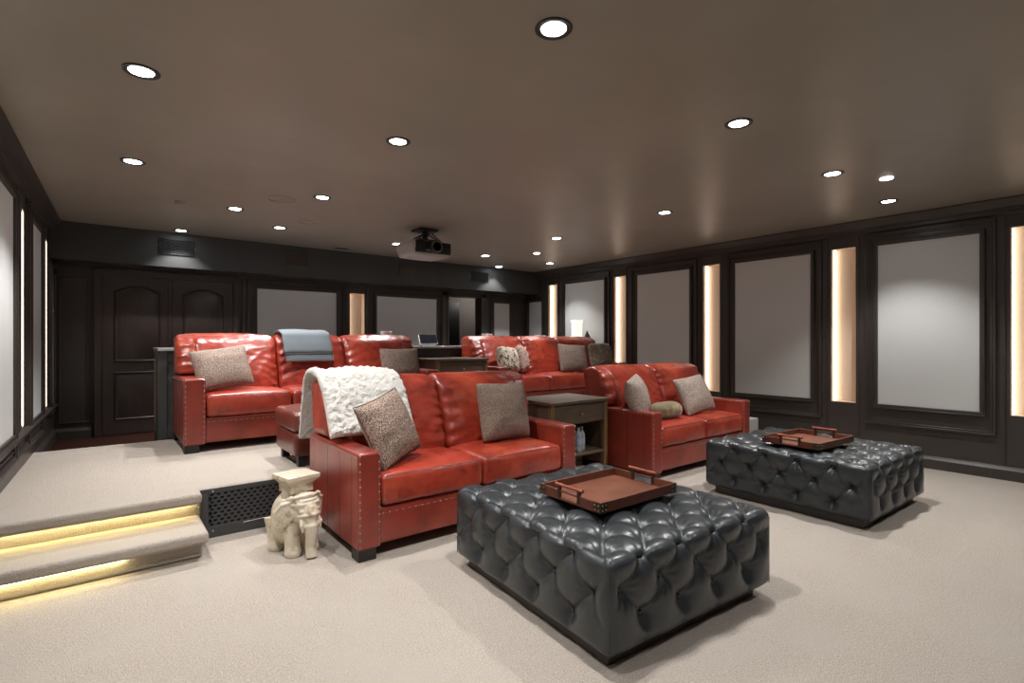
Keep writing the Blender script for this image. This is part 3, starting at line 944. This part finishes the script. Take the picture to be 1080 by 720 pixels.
# ------------------------------------------------------------------ side tables
def side_table(x, y, z, label, shelf=True):
    t = thing('side_table', label, 'side table', (x, y, z), 0, 'wooden side tables between the sofas')
    w, d, h = .77, .56, .755
    f = bmesh.new(); B(f, 0, w, 0, d, h - .028, h); obj('tabletop', f, M['tbl'], t, bevel=.004)
    for a in (.015, w - .060):
        for b in (.015, d - .060):
            f = bmesh.new(); B(f, a, a + .045, b, b + .045, 0, h - .028); obj('leg', f, M['tbl_leg'], t, bevel=.002)
    f = bmesh.new(); B(f, .060, w - .060, .022, .040, h - .215, h - .032)
    dr = obj('drawer', f, M['tbl'], t, bevel=.003)
    f = bmesh.new(); ring(f, lambda s, dd, zz: (s, .022 - dd, zz), .066, w - .066, h - .209, h - .038, .014, 0, .004); obj('drawer_moulding', f, M['tbl'], dr, bevel=.002)
    f = bmesh.new(); lathe(f, [(.006, 0), (.006, .014), (.013, .020), (.013, .028), (.001, .032)], 16, M=T3(w / 2, .022, h - .125) @ Matrix.Rotation(radians(90), 4, 'X')); obj('knob', f, M['brass'], dr)
    f = bmesh.new(); B(f, .060, w - .060, .042, d - .03, h - .225, h - .215); B(f, .030, .040, .060, d - .06, .14, h - .03); B(f, w - .040, w - .030, .060, d - .06, .14, h - .03)
    B(f, .060, w - .060, d - .035, d - .025, .17, h - .03)
    obj('carcass', f, M['tbl'], t, smooth=False)
    f = bmesh.new(); B(f, .020, w - .020, .020, d - .02, .235, .258); obj('shelf', f, M['tbl'], t, bevel=.003)
    return t
side_table(3.10, 3.36, 0, 'dark wooden side table with a drawer and brass legs between the two front loveseats')
side_table(3.09, 5.34, ZP, 'dark wooden side table between the two rear sofas, mostly hidden')

def water_bottle(x, y, z, label):
    t = thing('water_bottle', label, 'bottle', (x, y, z), 0, 'water bottles on the side table shelf')
    f = bmesh.new(); lathe(f, [(.028, 0), (.032, .006), (.032, .04), (.030, .045), (.032, .05), (.032, .13), (.026, .150), (.013, .172), (.012, .185), (.001, .186)], 24)
    obj('bottle_body', f, M['bottle'], t)
    f = bmesh.new(); lathe(f, [(.0326, .055), (.0330, .056), (.0330, .105), (.0326, .106)], 24); obj('paper_label', f, M['bottle_label'], t)
    t.scale = (1, 1, 1.15)
    f = bmesh.new(); lathe(f, [(.014, .180), (.015, .182), (.015, .198), (.001, .199)], 18); obj('cap', f, M['bottle_label'], t)
water_bottle(3.525, 3.445, .259, 'clear water bottle at the left of the side table shelf')
water_bottle(3.600, 3.475, .259, 'clear water bottle farther right on the side table shelf')

# ------------------------------------------------------------------ pillows and throws
def pillow_bm(w, h, th, seed=0, cr=.03, pinch=.9, step=None, amp=.006, n=34):
    bm = bmesh.new(); g = {}
    for sd in (1, -1):
        for i in range(n + 1):
            for j in range(n + 1):
                u, v = -1 + 2 * i / n, -1 + 2 * j / n
                # sides pulled in between the corners
                ku = 1 - .085 * pinch * (1 - v * v); kv = 1 - .085 * pinch * (1 - u * u)
                x = u * w / 2 * kv ** 0 * (1 - .07 * pinch * (1 - v * v) * (abs(u) ** 3))
                z = v * h / 2 * (1 - .07 * pinch * (1 - u * u) * (abs(v) ** 3))
                cf = 1 - cr * (abs(u) * abs(v)) ** 3.5
                x *= cf; z *= cf
                e = max(0, 1 - u ** 4) * max(0, 1 - v ** 4)
                y = sd * th / 2 * e ** .55 * (.62 + .38 * (1 - u * u) * (1 - v * v))
                edge = (i in (0, n) or j in (0, n))
                if edge: y = 0
                else:
                    y += sd * (amp * noise.noise(Vector((x * 9 + seed, z * 9, sd + seed))) + amp * .7 * noise.noise(Vector((x * 4 + seed * 2, z * 20, sd)))) * e ** .3
                if edge and sd < 0: continue
                g[(sd, i, j)] = bm.verts.new((x, -y, z))
    def gv(sd, i, j):
        if i in (0, n) or j in (0, n): return g[(1, i, j)]
        return g[(sd, i, j)]
    for sd in (1, -1):
        for i in range(n):
            for j in range(n):
                q = [gv(sd, i, j), gv(sd, i + 1, j), gv(sd, i + 1, j + 1), gv(sd, i, j + 1)]
                if sd < 0: q.reverse()
                bm.faces.new(q)
    return bm

def pillow(label, cat, m, c, w, h, th, yaw=0, lean=0, roll=0, seed=0, group=None, name='pillow', fur=0, welt=None, amp=.006):
    bm = pillow_bm(w, h, th * 1.18, seed, cr=.17 if fur else .035, amp=amp)
    if fur:
        bmesh.ops.subdivide_edges(bm, edges=bm.edges[:], cuts=1, use_grid_fill=True)
        bm.normal_update()
        for v in bm.verts:
            v.co += v.normal * fur * (noise.noise(v.co * 55 + Vector((seed, 0, 0))) + .5 * noise.noise(v.co * 120))
    o = obj(name, bm, m, angle=180)
    tag(o, label, cat, group)
    o.matrix_world = T3(*c) @ Matrix.Rotation(radians(yaw), 4, 'Z') @ Matrix.Rotation(radians(-lean), 4, 'X') @ Matrix.Rotation(radians(-roll), 4, 'Y')
    if welt:
        f = bmesh.new(); pts = []
        n = 20
        for k in range(4):
            for i in range(n):
                q = -1 + 2 * i / n
                u, v = [(q, -1), (1, q), (-q, 1), (-1, -q)][k]
                x = u * w / 2 * (1 - .07 * .9 * (1 - v * v) * (abs(u) ** 3)); z = v * h / 2 * (1 - .07 * .9 * (1 - u * u) * (abs(v) ** 3))
                pts.append((x, 0, z))
        pts.append(pts[0])
        tube(f, pts, .0042, 6, cap=False)
        obj('welt', f, welt, o)
    return o

S1 = .0
pg = 'throw pillows on the sofas'
# rear left sofa
pillow('brown tweed pillow leaning in the left corner of the rear left sofa', 'pillow', M['tweed_m'], (.885, 5.50, 1.05), .49, .43, .17, yaw=-2, lean=26, roll=9, seed=1, group=pg)
pillow('grey-brown linen pillow at the right end of the rear left sofa', 'pillow', M['grey_linen'], (2.68, 5.44, 1.03), .50, .40, .17, yaw=2, lean=14, roll=0, seed=2, group=pg)
# front left loveseat
p = pillow('dark brown tweed pillow with satin edging leaning beside the white throw', 'pillow', M['tweed'], (1.475, 3.16, .73), .44, .45, .17, yaw=24, lean=20, roll=13, seed=3, group=pg, welt=M['satin'], amp=.010)
pillow('taupe linen pillow at the right end of the front left loveseat', 'pillow', M['linen'], (2.52, 3.29, .745), .51, .47, .18, yaw=4, lean=14, roll=-2, seed=4, group=pg, amp=.008)
# front right loveseat
pillow('pale tweed pillow standing edge-on against the left arm of the right loveseat', 'pillow', M['tweed_l'], (4.16, 3.25, .745), .44, .43, .18, yaw=24, lean=16, roll=8, seed=5, group=pg)
pillow('pale tweed pillow leaning at the right side of the right loveseat', 'pillow', M['tweed_l'], (5.14, 3.24, .715), .53, .43, .17, yaw=-4, lean=24, roll=6, seed=6, group=pg, name='pillow')
# bolster
f = bmesh.new()
def bol(co, n, ax):
    u = co.x / .17
    k = 1 - .12 * abs(u) ** 4
    co.y *= k; co.z *= k
    return co + n * (.008 * wr(co, 9, 3) + .004 * sin(co.x * 60 + 5 * wr(co, 8)) * (abs(u) ** 2))
b = rbox(.20, .085, .085, .075, .015, bol)
o = obj('bolster_pillow', b, M['green'], angle=180)
tag(o, 'small olive velvet bolster pillow in the middle of the right loveseat', 'pillow', None)
o.location = (4.50, 3.16, .60); o.rotation_euler = (radians(8), 0, radians(-6))
# rear right sofa
pillow('mottled white and brown fur pillow on the rear right sofa', 'pillow', M['fur_grey'], (4.30, 5.52, 1.05), .40, .38, .19, yaw=12, lean=16, roll=-6, seed=7, group=pg, fur=.010)
pillow('rosy beige fur pillow edge-on beside the mottled fur one', 'pillow', M['fur_pink'], (4.60, 5.60, 1.06), .40, .40, .17, yaw=45, lean=12, roll=-4, seed=8, group=pg, fur=.008)
pillow('grey-brown linen pillow at the right end of the rear right sofa', 'pillow', M['grey_linen'], (5.47, 5.45, 1.05), .52, .44, .16, yaw=-8, lean=16, roll=-3, seed=9, group=pg)
pillow('grey-brown fur pillow at the far right corner of the rear right sofa', 'pillow', M['fur_brown'], (6.13, 5.50, 1.08), .48, .42, .18, yaw=-4, lean=14, roll=0, seed=10, group=pg, fur=.010)

def draped(name, label, cat, m, path, x0, x1, th, seed, amp=.004, nx=40, wob=.01, fur=0, flare=None):
    """cloth swept along x over a (y,z) path, with real thickness"""
    # resample path
    P = [Vector((0, a, b)) for a, b in path]
    L = [0]
    for i in range(1, len(P)): L.append(L[-1] + (P[i] - P[i - 1]).length)
    n = max(12, int(L[-1] / .012)); pts = []
    # catmull-like smooth by sampling and averaging
    for k in range(n + 1):
        d = L[-1] * k / n
        i = 1
        while i < len(L) - 1 and L[i] < d: i += 1
        t = (d - L[i - 1]) / (L[i] - L[i - 1]); pts.append(P[i - 1].lerp(P[i], t))
    for _ in range(5):
        pts = [pts[0]] + [(pts[i - 1] + pts[i] * 2 + pts[i + 1]) / 4 for i in range(1, n)] + [pts[-1]]
    bm = bmesh.new(); grids = []
    for side in (1, 0):
        g = []
        for k, p in enumerate(pts):
            a = pts[max(k - 1, 0)]; b = pts[min(k + 1, n)]
            tg = (b - a).normalized(); nr = Vector((0, -tg.z, tg.y))
            row = []
            for i in range(nx + 1):
                u = i / nx
                x = x0 + (x1 - x0) * u
                if flare: x += flare(k / n, u)
                ed = min(1, min(u, 1 - u) * nx / 2.5, min(k, n - k) / 2.5) ** .5
                off = (.004 + (th * (.35 + .65 * ed)) if side else .004)
                q = Vector((x, p.y, p.z)) + nr * off
                w = noise.noise(Vector((x * 7 + seed, k * .05, 0)))
                q += nr * amp * (1 + w)
                q.z += wob * noise.noise(Vector((x * 5, seed, k * .04))) * (1 if k in range(n) else 1)
                if side and fur: q += nr * fur * (noise.noise(Vector((x * 34, p.y * 34 + seed, p.z * 34))) + .4)
                row.append(bm.verts.new(q))
            g.append(row)
        grids.append(g)
    for g, fl_ in zip(grids, (0, 1)):
        for k in range(n):
            for i in range(nx):
                q = [g[k][i], g[k][i + 1], g[k + 1][i + 1], g[k + 1][i]]
                if fl_: q.reverse()
                bm.faces.new(q)
    A, Bg = grids
    for k in range(n):
        bm.faces.new((A[k][0], A[k + 1][0], Bg[k + 1][0], Bg[k][0])); bm.faces.new((A[k + 1][nx], A[k][nx], Bg[k][nx], Bg[k + 1][nx]))
    for i in range(nx):
        bm.faces.new((A[0][i + 1], A[0][i], Bg[0][i], Bg[0][i + 1])); bm.faces.new((A[n][i], A[n][i + 1], Bg[n][i + 1], Bg[n][i]))
    o = obj(name, bm, m, angle=180)
    tag(o, label, cat)
    return o
# white fleece over the left end of the front left loveseat (local sofa y=2.93)
path = [(3.955, .575), (3.925, .70), (3.885, .85), (3.865, .98), (3.82, 1.045), (3.72, 1.055), (3.57, 1.03), (3.475, .95), (3.43, .86), (3.38, .76), (3.345, .70), (3.32, .672)]
draped('throw_blanket', 'white fleecy throw draped over the left end of the front left loveseat', 'blanket', M['sherpa'], path[::-1], 1.14, 1.70, .036, 3, amp=.010, nx=70, wob=.012, fur=.015,
       flare=lambda k, u: (.04 * (1 - k) if u > .5 else 0))
# slate blanket on the rear left sofa
path = [(6.135, .96), (6.12, 1.20), (6.10, 1.32), (6.04, 1.385), (5.90, 1.395), (5.775, 1.36), (5.715, 1.26), (5.665, 1.16), (5.64, 1.085)]
bl = draped('folded_blanket', 'slate blue blanket folded over the back of the rear left sofa', 'blanket', M['blanket'], path[::-1], 1.49, 1.98, .012, 9, amp=.003, nx=30, wob=.006)
path2 = [(6.13, 1.24), (6.11, 1.335), (6.045, 1.40), (5.90, 1.412), (5.765, 1.378), (5.70, 1.27), (5.660, 1.18)]
b2 = draped('upper_fold', None, None, M['blanket'], path2[::-1], 1.475, 1.975, .014, 12, amp=.004, nx=30, wob=.006)
b2.parent = bl
e = draped('dark_strip', None, None, M['blanket_dark'], [(5.70, 1.215), (5.668, 1.165), (5.655, 1.150)][::-1], 1.478, 1.972, .018, 12, amp=.004, nx=30, wob=.006); e.parent = bl  # dark strip along the lower edge of the upper fold

# ------------------------------------------------------------------ elephant stool
t = thing('elephant_stool', 'cream glazed elephant stool with a square top, on the carpet beside the loveseat arm', 'stool', (.955, 3.34, 0), radians(12))
# local frame: elephant faces -y
f = bmesh.new()
def S(c, r, sc=(1, 1, 1), M_=None): sphere(f, c, r, sc, M_, 20, 14)
RZ = lambda d: Matrix.Rotation(radians(d), 4, 'Z'); RX = lambda d: Matrix.Rotation(radians(d), 4, 'X')
S((0, .075, .215), .135, (.88, 1.10, 1.15))            # barrel
S((0, .125, .155), .120, (.98, .85, 1.15))             # haunches
S((0, .02, .16), .105, (1.0, .8, 1.2)); S((0, .09, .135), .115, (1.0, 1.15, .85))                 # chest
S((0, -.055, .275), .088, (1.05, .85, 1.05))           # head
S((-.034, -.095, .315), .044); S((.034, -.095, .315), .044)
for s in (-1, 1):
    # stout feet
    for (lx, ly, r0) in ((.056, -.030, .046), (.070, .15, .050)):
        tube(f, [(s * lx, ly + .02, .20), (s * lx, ly, .12), (s * lx, ly - .004, .06), (s * lx, ly - .01, .02), (s * lx, ly - .01, 0)], [r0 * 1.2, r0 * 1.05, r0, r0 * 1.12, r0 * 1.02], 18)
        for k in (-1, 0, 1): S((s * lx + k * .024, ly - .048 + abs(k) * .010, .014), .014)
    # ears: wide fans hanging beside the cheeks
    S((s * .116, -.030, .270), .076, (.28, .85, 1.15), RZ(s * -34))
    S((s * .126, -.010, .215), .058, (.28, .85, 1.2), RZ(s * -34))
    tube(f, [(s * .092, -.075, .335), (s * .128, -.045, .325), (s * .146, -.005, .275), (s * .142, .010, .215), (s * .122, -.010, .170), (s * .100, -.045, .185)], [.010, .011, .011, .011, .010, .008], 8)
    # tusks and eyes
    tube(f, [(s * .046, -.125, .245), (s * .060, -.150, .205), (s * .056, -.158, .165)], [.017, .014, .007], 10)
    S((s * .052, -.128, .283), .015)
# trunk reaching the ground
tube(f, [(0, -.105, .305), (0, -.140, .255), (0, -.155, .20), (0, -.152, .13), (0, -.145, .07), (0, -.150, .030), (0, -.155, .004)], [.050, .050, .043, .036, .032, .033, .034], 18)
# neck column and ornate headcloth
tube(f, [(0, .035, .26), (0, .035, .40)], [.085, .080], 24)
S((0, -.072, .345), .066, (1.25, .72, .50))
tube(f, [(-.100, -.045, .350), (-.082, -.100, .366), (0, -.128, .374), (.082, -.100, .366), (.100, -.045, .350)], .010, 10)
tube(f, [(-.094, -.065, .318), (-.060, -.128, .322), (0, -.146, .326), (.060, -.128, .322), (.094, -.065, .318)], .008, 8)
for k in range(11):
    a = -1 + 2 * k / 10
    for q in (0, 1): S((a * .084, -.135 + .055 * a * a + q * .008, .343 + q * .022), .0105)
tube(f, [(-.070, -.118, .255), (-.040, -.165, .262), (0, -.188, .266), (.040, -.165, .262), (.070, -.118, .255)], .008, 8)
body = obj('elephant_figure', f, M['ivory'], t, angle=180)
m = body.modifiers.new('fuse', 'REMESH'); m.mode = 'VOXEL'; m.voxel_size = .004; m.use_smooth_shade = True
m = body.modifiers.new('soft', 'SMOOTH'); m.factor = .6; m.iterations = 4
f = bmesh.new()
def sq(bm, prof):
    rings = []
    for h_, z in prof:
        rings.append([bm.verts.new((a * h_, .03 + b * h_, z)) for a, b in ((-1, -1), (1, -1), (1, 1), (-1, 1))])
    for i in range(len(rings) - 1):
        for k in range(4): bm.faces.new((rings[i][k], rings[i][(k + 1) % 4], rings[i + 1][(k + 1) % 4], rings[i + 1][k]))
    bm.faces.new(rings[0][::-1]); bm.faces.new(rings[-1])
sq(f, [(.074, .372), (.074, .418), (.078, .426), (.084, .434), (.096, .446), (.104, .454), (.104, .480)])
tp = obj('square_top', f, M['ivory'], t, bevel=.004)

# ------------------------------------------------------------------ bar counter behind the rear sofas
t = thing('bar_counter', 'long dark bar counter with a pale stone top behind the rear sofas', 'counter', (.43, 6.14, .16))
Lc = 5.78
f = bmesh.new()
zt = 1.235 - .16 - .03
B(f, 0, .075, 0, .06, 0, zt); B(f, .075, Lc, .03, .06, 0, zt); B(f, 0, Lc, .06, .12, 0, .05)
B(f, .0, .03, .06, .50, 0, zt); B(f, 0, Lc, .42, .44, 0, zt - .1) ; B(f, .075, Lc, .012, .03, zt - .11, zt); B(f, .075, Lc, .012, .03, .17, .30)
for i in range(1, 6): B(f, i * 1.12, i * 1.12 + .075, .005, .03, .17, zt)
obj('counter_base', f, M['soffit'], t, bevel=.003)
f = bmesh.new(); B(f, -.004, Lc + .02, -.02, .54, zt, zt + .03); obj('stone_top', f, M['stone'], t, bevel=.004)
f = bmesh.new(); B(f, -.006, .001, .36, .40, .08, zt - .08); obj('painted_edge_glow', f, M['brass'], t, smooth=False)  # brass strip stands in for warm light on the end panel
ZC = 1.2355
# items on the counter
def card_box(x, y, w, d, h, m, label, name, cat):
    t = thing(name, label, cat, (x, y, ZC))
    f = bmesh.new(); B(f, -w / 2, w / 2, -d / 2, d / 2, 0, h * .80); obj('box_body', f, m, t, bevel=.004)
    f = bmesh.new(); B(f, -w / 2 - .003, w / 2 + .003, -d / 2 - .003, d / 2 + .003, h * .72, h); obj('lid', f, M['white'], t, bevel=.004)
    f = bmesh.new(); B(f, -.018, .018, -d / 2 - .0045, -d / 2 - .002, h * .8, h * .9); obj('paper_tag', f, m, t, smooth=False)
card_box(2.92, 6.35, .11, .10, .20, M['pink'], 'small pink and white box on the counter left of the tablet', 'napkin_box', 'box')
card_box(4.55, 6.35, .12, .10, .18, M['pink'], 'small pink and white box on the counter behind the rear right sofa', 'napkin_box', 'box')
card_box(5.60, 6.33, .15, .10, .165, M['pink'], 'low pink and white box on the counter in front of the farthest niche', 'napkin_box', 'box')
card_box(1.68, 6.32, .16, .10, .19, M['white'], 'small white box on the counter behind the slate blanket', 'napkin_box', 'box')
t = thing('tablet_stand', 'dark tablet on a silver stand on the counter', 'tablet', (3.58, 6.42, ZC), radians(-10))
f = bmesh.new(); B(f, -.09, .09, -.06, .06, 0, .012); tube(f, [(0, .0, .01), (0, .01, .07)], .012, 10); obj('stand_base', f, M['screw'], t, bevel=.003)
f = bmesh.new(); B(f, -.125, .125, -.006, .006, -.075, .075); move(f, T3(0, -.005, .10) @ Matrix.Rotation(radians(-35), 4, 'X')); obj('screen', f, M['glass'], t, bevel=.004)
f = bmesh.new(); B(f, -.132, .132, .004, .010, -.082, .082); move(f, T3(0, -.005, .10) @ Matrix.Rotation(radians(-35), 4, 'X')); obj('case', f, M['white'], t, bevel=.004)
# lamp
t = thing('table_lamp', 'small cream lamp with a square shade at the right end of the counter', 'lamp', (6.33, 6.22, ZC), radians(5))
f = bmesh.new(); B(f, -.085, .085, -.06, .06, 0, .10); obj('lamp_base', f, M['pink'], t, bevel=.005)
f = bmesh.new(); B(f, -.10, .10, -.07, .07, .10, .135); obj('ledge', f, M['white'], t, bevel=.006)
f = bmesh.new()
for (a, b) in ((0, 1),):
    B(f, -.08, .08, -.055, .055, .140, .40); B(f, -.09, .09, -.065, .065, .39, .425)
obj('lamp_shade', f, M['lampshade'], t, bevel=.006)
# left bracket beside it
f = bmesh.new(); tube(f, [(-.05, 0, 0), (-.05, 0, .10), (-.03, 0, .125), (.04, 0, .13)], .012, 10); B(f, -.06, .03, -.03, .03, 0, .012)
tag(obj('desk_microphone', f, M['screw']), 'small bent metal stand left of the cream lamp on the counter', 'stand').location = (6.08, 6.2, ZC)
# dark pyramid
f = bmesh.new()
vs = [f.verts.new(p) for p in ((-.10, -.06, 0), (.10, -.06, 0), (.10, .06, 0), (-.10, .06, 0), (-.02, 0, .26))]
f.faces.new(vs[3::-1][:4])
for i in range(4): f.faces.new((vs[i], vs[(i + 1) % 4], vs[4]))
tag(obj('tent_sign', f, M['teal'], smooth=False), 'dark triangular stand right of the cream lamp', 'stand').location = (6.36, 6.02 + .20, ZC)
bpy.data.objects['tent_sign'].location = (6.545, 6.17, ZC)

# pale casing on the floor between the right loveseat and the wall
t = thing('floor_cabinet', 'pale grey cabinet on the floor right of the right loveseat arm', 'cabinet', (6.02, 3.12, 0))
obj('cabinet_body', move(rbox(.13, .10, .19, .02, .08), T3(0, 0, .20)), M['grey_box'], t)
f = bmesh.new(); B(f, -.11, .11, -.08, .08, 0, .014); obj('cabinet_base', f, M['black'], t)

# ------------------------------------------------------------------ projector
t = thing('projector', 'grey and black ceiling projector with a round lens facing the front', 'projector', (3.02, 5.52, 2.33), radians(0))
def pj(co, n, ax):
    u, v = co.x / .25, co.y / .22
    co.z += -.018 * (1 - u * u) * (1 - v * v) * (-1 if co.z < 0 else 1) * (-1)
    if co.z < 0:
        co.x *= .93; co.y *= .94
    return co
obj('casing', move(rbox(.26, .22, .085, .035, .04, pj), T3(0, 0, .055)), M['proj_white'], t)
obj('front_panel', move(rbox(.235, .02, .070, .018, .04), T3(0.01, -.212, .065)), M['black'], t)
f = bmesh.new(); lathe(f, [(.078, 0), (.078, .05), (.072, .055), (.062, .056), (.058, .045), (.052, .040)], 32, M=T3(.02, -.225, .068) @ Matrix.Rotation(radians(90), 4, 'X')); br = obj('lens_barrel', f, M['black'], t)
f = bmesh.new(); lathe(f, [(.066, .048), (.066, .060), (.058, .062), (.058, .048)], 32, M=T3(.02, -.225, .068) @ Matrix.Rotation(radians(90), 4, 'X')); obj('lens_ring', f, M['screw'], br)
f = bmesh.new(); sphere(f, (.02, -.255, .068), .052, (1, .35, 1), seg=24, rings=14); obj('lens_glass', f, M['glass'], br)
f = bmesh.new(); B(f, -.13, .17, -.12, .15, .14, .175); tube(f, [(0.02, 0, .16), (0.02, 0, .30)], .035, 16); B(f, -.10, .14, -.10, .12, .285, .31)
for (a, b) in ((-.10, -.08), (.13, -.08), (.13, .10), (-.10, .10)): tube(f, [(a, b, .13), (a, b, .19), (.02, 0, .27)], .008, 8)
obj('ceiling_mount', f, M['black'], t)
f = bmesh.new(); tube(f, [(.18, .02, .12), (.22, .0, .20), (.15, .02, .26), (.10, .02, .31)], .008, 8); obj('cable', f, M['black'], t)
f = bmesh.new(); B(f, -.09, -.03, -.236, -.230, .015, .035); obj('indicator_window', f, M['screw'], t)

# added unseen fill light, faintly brightens the hall behind the doorway
l = bpy.data.lights.new('hall_fill', 'POINT'); l.energy = 4; l.shadow_soft_size = .1; l.color = (1, .93, .85)
o = bpy.data.objects.new('hall_fill', l); C.objects.link(o); o.location = (6.2, 8.6, 2.2)

# ------------------------------------------------------------------ world, camera
w = bpy.data.worlds.new('dark'); SC.world = w; w.use_nodes = True
w.node_tree.nodes['Background'].inputs[0].default_value = (0, 0, 0, 1)
cam = bpy.data.cameras.new('camera'); cam.sensor_width = 36; cam.lens = 36 * 546 / 1080; cam.clip_start = .05
co = bpy.data.objects.new('camera', cam); C.objects.link(co)
co.location = (0, 0, H)
a = radians(51.64)
co.rotation_euler = (radians(90), 0, math.atan2(sin(pi / 2 - a), cos(pi / 2 - a)) - pi / 2 if False else -(radians(90) - radians(90 - 0)) - (pi / 2 - (pi / 2 - a)) + 0)
fx, fy = cos(a), sin(a)
# camera looks along (0.6205, 0.7842): yaw measured from +y towards +x
co.rotation_euler = (radians(90), 0, -math.atan2(fx, fy))
SC.camera = co
SC.view_settings.view_transform = 'Standard'; SC.view_settings.look = 'None'
SC.view_settings.gamma = 1; SC.view_settings.use_curve_mapping = False
SC.view_settings.exposure = 1.35
